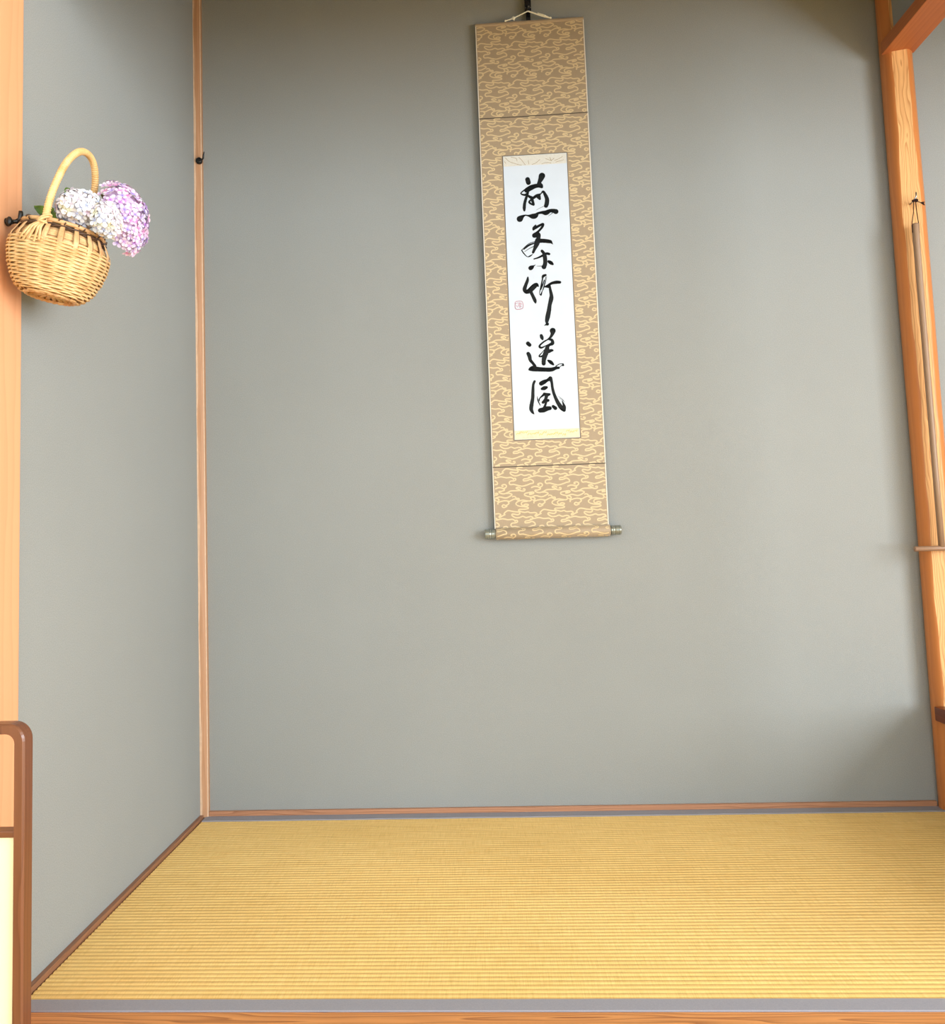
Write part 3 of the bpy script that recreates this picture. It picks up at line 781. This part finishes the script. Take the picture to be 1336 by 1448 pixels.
# ------------------------------------------------------------------ inverted-T rod hanging on the log post
rx, ry = 2.2890, -0.0965
ZT, ZC = 1.772, 0.780
rodt = thing('hanging_rod', 'grey-brown wooden rod with a crossbar hanging on the log post', 'rod', (rx, ry, 0.768))
mb = MB()
pr = [(ZC, 0.0088), (1.0, 0.0086), (1.5, 0.0092), (ZT - 0.06, 0.0098), (ZT - 0.055, 0.0102), (ZT - 0.004, 0.0102), (ZT, 0.0094)]
mb.lathe(pr, 20, 'Z', (rx, ry, 0)); build('rod', mb, MAT['rod'], rodt, smooth=True)
mb = MB().lathe([(rx - 0.079, 0.0070), (rx - 0.078, 0.0078), (rx + 0.078, 0.0078), (rx + 0.079, 0.0070)], 18, 'X', (0, ry, ZC - 0.004))
build('crossbar', mb, MAT['rod_x'], rodt, smooth=True)
NP = on_y(1293.5, 283.5, -0.096)
mb = MB()
mb.tube([NP + Vector((-.004, 0, 0)), (NP.x - 0.0085, ry - .002, (NP.z + ZT) / 2), (rx - 0.0105, ry - .003, ZT + .002), (rx - 0.0108, ry - .002, ZT - 0.028)], 0.0013, 6)
mb.tube([NP + Vector((.002, 0, 0)), ((NP.x + rx + .010) / 2, ry, (NP.z + ZT) / 2), (rx + 0.0105, ry - .001, ZT - .004), (rx + 0.0108, ry, ZT - 0.030)], 0.0013, 6)
cordt = build('cord_loop', mb, MAT['darkcord'], rodt, smooth=True)
mb = MB(); mb.ball(NP, 0.0058, 10, sc=(1.7, 1, 0.7)); mb.ball(NP + Vector((.003, -.002, -.001)), 0.0055, 10); mb.ball(NP + Vector((-.005, -.001, -.001)), 0.0045, 10)
build('knot', mb, MAT['darkcord'], cordt, smooth=True)
mb = MB(); TS = on_y(1304.6, 287, -0.096)
mb.tube([NP + Vector((.006, 0, -.001)), (NP + TS) / 2 + Vector((0, 0, -.001)), TS + Vector((-.006, 0, .002))], 0.0013, 6)
for k in range(14):
    a = random.uniform(-.8, .8); e = TS + Vector((random.uniform(.000, .007), random.uniform(-.004, .004), random.uniform(-.007, .005)))
    mb.tube([TS + Vector((-.006, 0, .001)), (TS + e) / 2 + Vector((-.002, 0, .001)), e], [0.0012, 0.0016, 0.0009], 5)
build('tassel', mb, MAT['darkcord'], cordt, smooth=True)
NT = on_y(1292.8, 273.5, -0.086)
nb = Vector((NP.x - .001, -0.070, NP.z - 0.001))
mb = MB().tube([nb, nb + Vector((0, -.020, 0.002)), Vector((NT.x, -.094, (NT.z + NP.z) / 2)), Vector((NT.x, -.095, NT.z))], [0.0020, 0.0020, 0.0020, 0.0018], 10)
tag(build('nail', mb, MAT['steel'], None, True, origin=tuple(nb)), 'bent steel nail driven in the log post above the hanging rod', 'nail')

# ------------------------------------------------------------------ standing screen
def on(px, py): return on_y(px, py, SY)
SY = -1.245
sx = on(29.5, 1300).x; zt = on(0, 1027).z
SB = -1.245 + 0.026
scr = thing('standing_screen', 'low standing screen with rounded walnut frame and cream paper panel', 'screen', (sx - 0.36, -1.232, ROOM_Z))
FW = 0.0135; W_ = 0.74
def rrect(x0, x1, z0, z1, r, n=8):
    """Open arch: up the left side, round the two top corners, down the right."""
    pts = [(x0, z0)]
    pts += [(x0 + r - r * math.cos(a), z1 - r + r * math.sin(a)) for a in [math.pi / 2 * k / n for k in range(n + 1)]]
    pts += [(x1 - r + r * math.sin(a), z1 - r + r * math.cos(a)) for a in [math.pi / 2 * k / n for k in range(n + 1)]]
    pts += [(x1, z0)]; return pts
outer = rrect(sx - W_, sx, ROOM_Z, zt, 0.026); inner = rrect(sx - W_ + FW, sx - FW, ROOM_Z, zt - FW * 1.0, 0.016)
ch = 0.0030
mid = rrect(sx - W_ - ch, sx + ch, ROOM_Z, zt + ch, 0.029)
mb = MB(); nO = len(outer)
for loop, y in ((inner, SY), (outer, SY), (mid, SY + ch), (mid, SB), (inner, SB)):
    for x, z in loop: mb.v.append(Vector((x, y, z)))
for k in range(5):
    a, b = k * nO, ((k + 1) % 5) * nO
    for i in range(nO - 1): mb.f.append((a + i, a + i + 1, b + i + 1, b + i)); mb.mi.append(0)
for i in (0, nO - 1): mb.f.append(tuple(k * nO + i for k in range(5))); mb.mi.append(0)
build('frame', mb, MAT['screen'], scr)
zr1, zr0 = on(0, 1176).z, on(0, 1185.5).z
build('crossbar', MB().box((sx - W_ + FW, SY + .001, zr0), (sx - FW, SB - .002, zr1), bev=0.002), MAT['screen_x'], scr)
build('paper_panel', MB().box((sx - W_ + FW, SY + .008, ROOM_Z + 0.03), (sx - FW, SY + .014, zr0)), MAT['cream_paper'], scr)
build('bottom_rail', MB().box((sx - W_ + FW, SY + .001, ROOM_Z + 0.004), (sx - FW, SB - .002, ROOM_Z + 0.03), bev=0.002), MAT['screen_x'], scr)

# ------------------------------------------------------------------ flower basket on the left post
BL = Vector((0.0965, -1.076, 1.352)); TILT = math.radians(12)
bask = thing('flower_basket', 'round woven bamboo basket with tall wrapped handle hanging on the cedar post', 'basket', BL, rot=(0, TILT, 0))
BH = 0.129; EX, EY = 1.0, 0.93
PRF = [(0.0, 0.044), (0.035, 0.057), (0.10, 0.067), (0.22, 0.0765), (0.40, 0.0855), (0.58, 0.0905), (0.70, 0.0915), (0.80, 0.0885), (0.90, 0.0815), (1.0, 0.074)]
def brad(t):
    for (a, ra), (b, rb) in zip(PRF, PRF[1:]):
        if t <= b:
            u = (t - a) / (b - a); u = u * u * (3 - 2 * u) * 0.3 + u * 0.7
            return ra + (rb - ra) * u
    return PRF[-1][1]
def bp(t, a, dr=0.0):
    r = brad(t) + dr
    # flattened against the post on the -X side
    x = max(math.cos(a) * r * EX, -0.076 - 0.03 * t); y = math.sin(a) * r * EY
    return BL + Vector((x, y, t * BH))
NS = 20
def bbuild(name, mb, mats, parent=bask, smooth=True, **kw): return build(name, mb, mats, parent, smooth)
# liner: added tan sheet inside the basket, giving the weave something to close against
mb = MB(); ts = [0.09, 0.16, 0.25, 0.42, 0.6, 0.72, 0.82, 0.90, 0.95]
nn = 40
for t in ts:
    for j in range(nn): mb.v.append(bp(t, 2 * math.pi * j / nn, -0.0042))
for i in range(len(ts) - 1):
    for j in range(nn):
        mb.f.append((i * nn + j, i * nn + (j + 1) % nn, (i + 1) * nn + (j + 1) % nn, (i + 1) * nn + j)); mb.mi.append(0)
mb.f.append(tuple(reversed(range(nn)))); mb.mi.append(0)
bbuild('liner', mb, MAT['inside'])
# weavers: round canes passing before and behind the ribs by turns
mb = MB(); rows = 29
for k in range(rows):
    t = 0.01 + 0.73 * k / (rows - 1)
    pts = []; n = NS * 6
    for j in range(n):
        a = 2 * math.pi * j / n
        ph = math.cos(a * NS / 2.0 + (math.pi if k % 2 else 0))
        pts.append(bp(t + 0.004 * math.sin(a * 3 + k), a, 0.0022 * ph))
    mb.tube(pts, 0.0022 * random.uniform(.92, 1.08), 6, closed=True)
for k in range(5):      # loose extra weavers between the tops of the ribs
    t = 0.80 + 0.024 * k; n = NS * 4
    if k < 4: mb.tube([bp(t, 2 * math.pi * j / n, -0.0035) for j in range(n)], 0.0017, 5, closed=True)
o = bbuild('woven_canes', mb, MAT['cane']); o['kind'] = 'stuff'
# bottom plaiting
mb = MB()
for k in range(5):
    r = 0.040 - 0.0085 * k
    mb.tube([BL + Vector((math.cos(2 * math.pi * j / 48) * r * EX, math.sin(2 * math.pi * j / 48) * r * EY, 0.009 + 0.0014 * math.cos(j * 2.0 + k * math.pi))) for j in range(48)], 0.0034, 6, closed=True)
for j in range(10):
    a = math.pi * j / 10; d = Vector((math.cos(a) * EX, math.sin(a) * EY, 0)) * 0.044
    mb.tube([BL - d + Vector((0, 0, .003)), BL + Vector((0, 0, .010)), BL + d + Vector((0, 0, .003))], 0.0042, 6, flat=0.35, up=(0, 0, 1))
bbuild('woven_base', mb, MAT['cane'])['kind'] = 'stuff'
# foot ring
mb = MB()
for q in range(2):
    mb.tube([BL + Vector((math.cos(2 * math.pi * j / 60) * 0.0455 * EX, math.sin(2 * math.pi * j / 60) * 0.0455 * EY, 0.001 + 0.0018 * math.sin(j * 1.3 + q * math.pi))) for j in range(60)], 0.0026, 6, closed=True)
bbuild('foot_ring', mb, MAT['rib'])
# ribs: flat bamboo, standing free between the weave and the rim
for j in range(NS):
    a = 2 * math.pi * (j + 0.5) / NS
    mb = MB(); sec = []
    for t in [0.0, 0.12, 0.25, 0.4, 0.55, 0.68, 0.76, 0.80, 0.86, 0.92, 0.98, 1.03]:
        dr = 0.0004 if t < 0.72 else (0.0028 if t < 0.99 else 0.0)
        hw = 0.0026 if t < 0.3 else (0.0036 if t < 0.6 else 0.0060 if t < 0.9 else 0.0048)
        sec.append((t, dr, hw))
    for t, dr, hw in sec:
        p = bp(min(t, 1.0), a, dr) + Vector((0, 0, max(0, t - 1.0) * BH))
        tg = Vector((-math.sin(a), math.cos(a), 0)); nr_ = Vector((math.cos(a), math.sin(a), 0))
        for s, d in ((-1, 0), (-.5, 0.0010), (.5, 0.0010), (1, 0), (0, -0.0006)): mb.v.append(p + tg * (s * hw) + nr_ * d)
    k = len(sec)
    for i in range(k - 1):
        for e in range(5): mb.f.append((i * 5 + e, i * 5 + (e + 1) % 5, (i + 1) * 5 + (e + 1) % 5, (i + 1) * 5 + e)); mb.mi.append(0)
    mb.f.append(tuple(reversed(range(5)))); mb.f.append(tuple(range((k - 1) * 5, k * 5))); mb.mi += [0, 0]
    bbuild('rib', mb, MAT['rib'])
# rim: dark twisted canes with a tan inner hoop
mb = MB()
for q in range(3):
    mb.tube([bp(0.955, 2 * math.pi * j / 88, 0.0010 + 0.0026 * math.cos(j * 0.5 + q * 2.1)) + Vector((0, 0, 0.0024 * math.sin(j * 0.5 + q * 2.1))) for j in range(88)], 0.0019, 6, closed=True)
bbuild('rim_lashing', mb, MAT['rim_dark'])
mb = MB()
mb.tube([bp(1.0, 2 * math.pi * j / 60, 0.0006) + Vector((0, 0, 0.004)) for j in range(60)], 0.0044, 8, closed=True)
rimh = bbuild('rim_hoop', mb, MAT['rib'])
mb = MB()
for j in range(14):
    a = 2 * math.pi * (j + 0.3) / 14
    c0 = bp(1.0, a, 0.0006) + Vector((0, 0, 0.004)); ra = Vector((math.cos(a), math.sin(a), 0))
    mb.tube([c0 + ra * (math.cos(b) * 0.0052) + Vector((-math.sin(a) * 0.002 * b, math.cos(a) * 0.002 * b, math.sin(b) * 0.0052)) for b in [math.pi * 2 * i / 14 for i in range(15)]], 0.0014, 5)
bbuild('rim_binding', mb, MAT['rim_dark'], rimh)['kind'] = 'stuff'
# handle: arch from near to far rim, wrapped with fine cane
hp = []
HXo = 0.001
for i in range(140):
    u = i / 139.0; an = math.pi * u
    y = -math.cos(an) * 0.0690
    s_ = math.sin(an)
    z = BH * 0.97 + 0.163 * (s_ ** 0.62 if s_ > 0 else 0)
    x = HXo + 0.014 * s_
    hp.append((x, y, z))
hp = smoothline([hp[0], (HXo, -0.0690, BH + .035), (HXo + .004, -0.0655, BH + .08), (HXo + .009, -0.054, BH + .125), (HXo + .013, -0.030, BH + .157), (HXo + .014, 0.0, BH + .167),
                 (HXo + .013, 0.030, BH + .157), (HXo + .009, 0.054, BH + .125), (HXo + .004, 0.0655, BH + .08), (HXo, 0.0690, BH + .035), hp[-1]], 0.0012)
hp3 = [BL + Vector(p) for p in hp]
# even spacing
ev = [hp3[0]]; acc = 0.0
for p, q in zip(hp3, hp3[1:]):
    L = (q - p).length; d = 0.00115 - acc
    while d <= L: ev.append(p.lerp(q, d / L)); d += 0.00115
    acc = L - (d - 0.00115)
mb = MB(); mb.tube(ev, [(0.0055 if i % 4 == 0 else 0.0069) for i in range(len(ev))], 12)
hnd = bbuild('handle', mb, MAT['ribw'])
for s in (-1, 1):
    foot = BL + Vector((HXo, s * 0.0705, BH))
    mb = MB()
    for q in range(3):
        mb.tube([foot + Vector((math.cos(b) * 0.0100 * (1 if q % 2 else -1), math.sin(b) * 0.0088, (q - 1) * 0.0046 + 0.0075 * math.cos(b) * (1 if q == 1 else -1 if q == 2 else 0.2))) for b in [2 * math.pi * i / 18 for i in range(18)]], 0.0024, 6, closed=True)
    bbuild('cross_binding', mb, MAT['cane'], hnd)
    af = math.atan2(s * 0.0705 / EY, HXo)
    for i, de in enumerate((-.34, -.25, -.12, 0.0, .09)):
        mb = MB(); a1 = af + de if s < 0 else af - de
        p0 = foot + Vector(((i - 2) * 0.0018, s * 0.005, -0.004))
        p1 = bp(0.86, af + (a1 - af) * .55, 0.0075); p2 = bp(0.66 - 0.03 * (i % 2), a1, 0.0050)
        mb.tube(smoothline([tuple(p0), tuple(p1), tuple(p2)], 0.006), 0.0028, 6, flat=0.45, up=(0, s, 0.3))
        bbuild('cane_tail', mb, MAT['cane'], hnd)

# iron nail the basket hangs on
c = Vector((0.012, -1.085, 1.506))
nh = thing('iron_hook', 'black iron nail with a knob holding the basket to the cedar post', 'hook', c, 'black iron hooks')
mb = MB().lathe([(0.0, 0.0075), (0.003, 0.0085), (0.006, 0.0060), (0.014, 0.0042), (0.024, 0.0040)], 14, 'X', tuple(c))
build('shank', mb, MAT['iron'], nh, smooth=True)
mb = MB().ball(c + Vector((0.012, -0.010, -0.003)), 0.0085, 12, sc=(.7, .6, 1.15)); mb.tube([c + Vector((0.012, -0.004, -0.002)), c + Vector((0.012, -0.012, -0.003))], 0.004, 8)
build('knob', mb, MAT['iron'], nh, smooth=True)
mb = MB().tube([c + Vector((0.020, 0, 0)), c + Vector((0.027, 0, 0.004)), c + Vector((0.029, 0, 0.014)), c + Vector((0.029, 0, 0.020))], [0.004, 0.0042, 0.0045, 0.004], 10)
build('prong', mb, MAT['iron'], nh, smooth=True)

# ------------------------------------------------------------------ hydrangeas
def floret_mesh(name, mats, size, cup):
    mb = MB()
    for k in range(4):
        a = math.pi / 2 * k + 0.05
        ca, sa = math.cos(a), math.sin(a)
        pts = [(0.0, 0.0, 0.0), (0.28, -0.22, .05), (0.28, 0.22, .05), (0.62, -0.42, .16), (0.62, 0.0, .10), (0.62, 0.42, .16), (0.92, -0.26, .24), (1.0, 0.0, .20), (0.92, 0.26, .24)]
        vs = [((x * ca - y * sa) * size, (x * sa + y * ca) * size, (z * cup + 0.02 * (k % 2)) * size) for x, y, z in pts]
        mb.add(vs, [(0, 1, 4), (0, 4, 2), (1, 3, 4), (2, 4, 5), (3, 6, 7, 4), (4, 7, 8, 5)])
    mb.ball((0, 0, 0.06 * size), 0.10 * size, 6)
    return mb.mesh(name, mats, smooth=True)
def fib(n):
    g = math.pi * (3 - math.sqrt(5))
    for i in range(n):
        z = 1 - 2 * (i + .5) / n; r = math.sqrt(1 - z * z); yield Vector((math.cos(g * i) * r, math.sin(g * i) * r, z))
def place_florets(root, meshes, dirs, centre, radii, pick, rot=None, jit=0.05):
    base = Vector(WLOC[root.name])
    for d in dirs:
        d2 = (d + Vector((random.uniform(-jit, jit), random.uniform(-jit, jit), random.uniform(-jit, jit)))).normalized()
        p = Vector((d2.x * radii[0], d2.y * radii[1], d2.z * radii[2])) * random.uniform(.94, 1.04)
        nrm_ = Vector((d2.x / radii[0], d2.y / radii[1], d2.z / radii[2])).normalized()
        if rot: p = rot @ p; nrm_ = rot @ nrm_
        nrm_ = (nrm_ + Vector((random.uniform(-.25, .25), random.uniform(-.25, .25), random.uniform(-.25, .25)))).normalized()
        o = bpy.data.objects.new('floret', meshes[pick(centre + p)])
        COL.objects.link(o); o.parent = root
        qv = nrm_.to_track_quat('Z', 'Y') @ Matrix.Rotation(random.uniform(0, 6.28), 4, 'Z').to_quaternion()
        o.rotation_mode = 'QUATERNION'; o.rotation_quaternion = qv
        o.location = centre + p - base
        s = random.uniform(.82, 1.15); o.scale = (s, s, s)
wm = [floret_mesh('floret_white_%d' % i, [m_], 0.0112, 0.8) for i, m_ in enumerate(WHITE_P)]
pm = [floret_mesh('floret_pink_%d' % i, [m_], 0.0098, 0.9) for i, m_ in enumerate(PINK_P)]
core_w = plain('pale_flower_core', (218, 213, 220), 0.8); core_p = plain('lilac_flower_core', (216, 190, 222), 0.8)
def leafmesh(mb, root, tip, width, nrm_, bend=0.2, n=8):
    root, tip = Vector(root), Vector(tip); ax = tip - root; L = ax.length; t_ = ax.normalized()
    nrm_ = (Vector(nrm_) - t_ * Vector(nrm_).dot(t_)).normalized(); side = t_.cross(nrm_)
    o = len(mb.v)
    for i in range(n + 1):
        u = i / n; w = width * (math.sin(math.pi * (u ** 0.8)) ** 0.8 if 0 < u < 1 else 0.02) * (1 + 0.06 * (i % 2))
        c_ = root + ax * u + nrm_ * (bend * L * math.sin(math.pi * u) * .5)
        mb.v += [c_ - side * w + nrm_ * w * .3, c_ - side * w * .5 + nrm_ * w * .1, c_, c_ + side * w * .5 + nrm_ * w * .1, c_ + side * w + nrm_ * w * .3]
        if i:
            a, b = o + (i - 1) * 5, o + i * 5
            for j in range(4): mb.f.append((a + j, a + j + 1, b + j + 1, b + j)); mb.mi.append(0)
def rim_local(x, y, z):
    v = Matrix.Rotation(TILT, 3, 'Y') @ Vector((x, y, z)); return BL + v
# white head: two overlapping lobes
A1 = on_y(113, 297, -1.105); A2 = on_y(151, 311, -1.105)
wh = thing('white_hydrangea', 'pale white hydrangea head drooping over the basket rim', 'hydrangea', rim_local(0.04, -0.02, 0.05))
mb = MB(); mb.ball(A1, 1.0, 14, sc=(.036, .036, .030)); mb.ball(A2, 1.0, 14, sc=(.021, .026, .026))
build('core', mb, core_w, wh, smooth=True)
pk = lambda p: random.choices([0, 1, 2, 3], [5, 2.5 if p.x < .19 else 6, 2.5, 1.4])[0]
place_florets(wh, wm, [d for d in fib(100) if d.y < 0.45], A1, (0.0420, 0.040, 0.0360), pk)
place_florets(wh, wm, [d for d in fib(64) if d.y < 0.45 and d.x > -0.6], A2, (0.0265, 0.030, 0.0315), pk)
mb = MB(); s0 = rim_local(0.03, -0.01, 0.05)
mb.tube(smoothline([tuple(s0), tuple(rim_local(0.03, -0.015, 0.12)), tuple(rim_local(0.035, -0.02, 0.15)), tuple(A1)], 0.01), 0.003, 7)
build('stem', mb, MAT['stem'], wh, smooth=True)
mb = MB(); leafmesh(mb, on_y(95, 325, -1.07), on_y(48, 291, -1.05), 0.017, (0.1, -0.8, 0.6), 0.12)
build('leaf', mb, MAT['leaf'], wh, smooth=True)
mb = MB(); leafmesh(mb, on_y(74, 296, -1.085), on_y(100, 322, -1.10), 0.012, (0.2, -0.9, 0.3), 0.1)
build('leaf', mb, MAT['leaf'], wh, smooth=True)
mb = MB(); leafmesh(mb, on_y(104, 285, -1.07), on_y(93, 265, -1.06), 0.009, (0.1, -0.9, 0.3), 0.1)
build('leaf', mb, MAT['leaf'], wh, smooth=True)
# pink head: a dome facing out to the right
B1 = on_y(167, 311, -1.020)
ph_ = thing('pink_hydrangea', 'domed pink and lilac hydrangea head leaning out beyond the white one', 'hydrangea', rim_local(0.045, 0.02, 0.05))
axis = Vector((0.93, -0.22, 0.20)).normalized()
rotm = axis.to_track_quat('Z', 'Y').to_matrix()
mb = MB()
tmp = MB().ball((0, 0, 0), 1.0, 16, sc=(.046, .070, .050))
tmp.v = [B1 + rotm @ Vector((v.x, v.y, max(v.z, 0.006))) for v in tmp.v]
mb.add(tmp.v, tmp.f); build('core', mb, core_p, ph_, smooth=True)
def pkp(p):
    z = p.z - B1.z
    if z > 0.035: w = [4, 1, 2, 3, 1]
    elif z > -0.012: w = [2, 4, 1.2, 2.5, 3]
    elif z > -0.035: w = [3, .6, 4, 2, 2]
    else: w = [1, 2, .8, 5, 1]
    return random.choices(range(5), w)[0]
place_florets(ph_, pm, [d for d in fib(280) if d.z > 0.04], B1, (0.0520, 0.0760, 0.0590), pkp, rotm)
mb = MB()
mb.tube(smoothline([tuple(rim_local(0.04, 0.02, 0.05)), tuple(rim_local(0.045, 0.02, 0.12)), tuple(on_y(150, 325, -1.045)), tuple(B1)], 0.01), 0.0028, 7)
for py in (282, 326): mb.tube([tuple(on_y(150, 318, -1.045)), tuple(on_y(160, py, -1.04)), tuple(on_y(172, py - 2, -1.04))], [0.0022, .0018, .0012], 6)
build('stem', mb, MAT['stem'], ph_, smooth=True)
mb = MB(); leafmesh(mb, on_y(158, 292, -1.05), on_y(142, 274, -1.055), 0.006, (0.2, -0.8, 0.4), 0.1)
build('leaf', mb, MAT['stem'], ph_, smooth=True)
mb = MB(); leafmesh(mb, on_y(164, 282, -1.03), on_y(148, 290, -1.05), 0.010, (0.2, -0.8, 0.4), 0.1)
build('leaf', mb, MAT['leaf'], ph_, smooth=True)
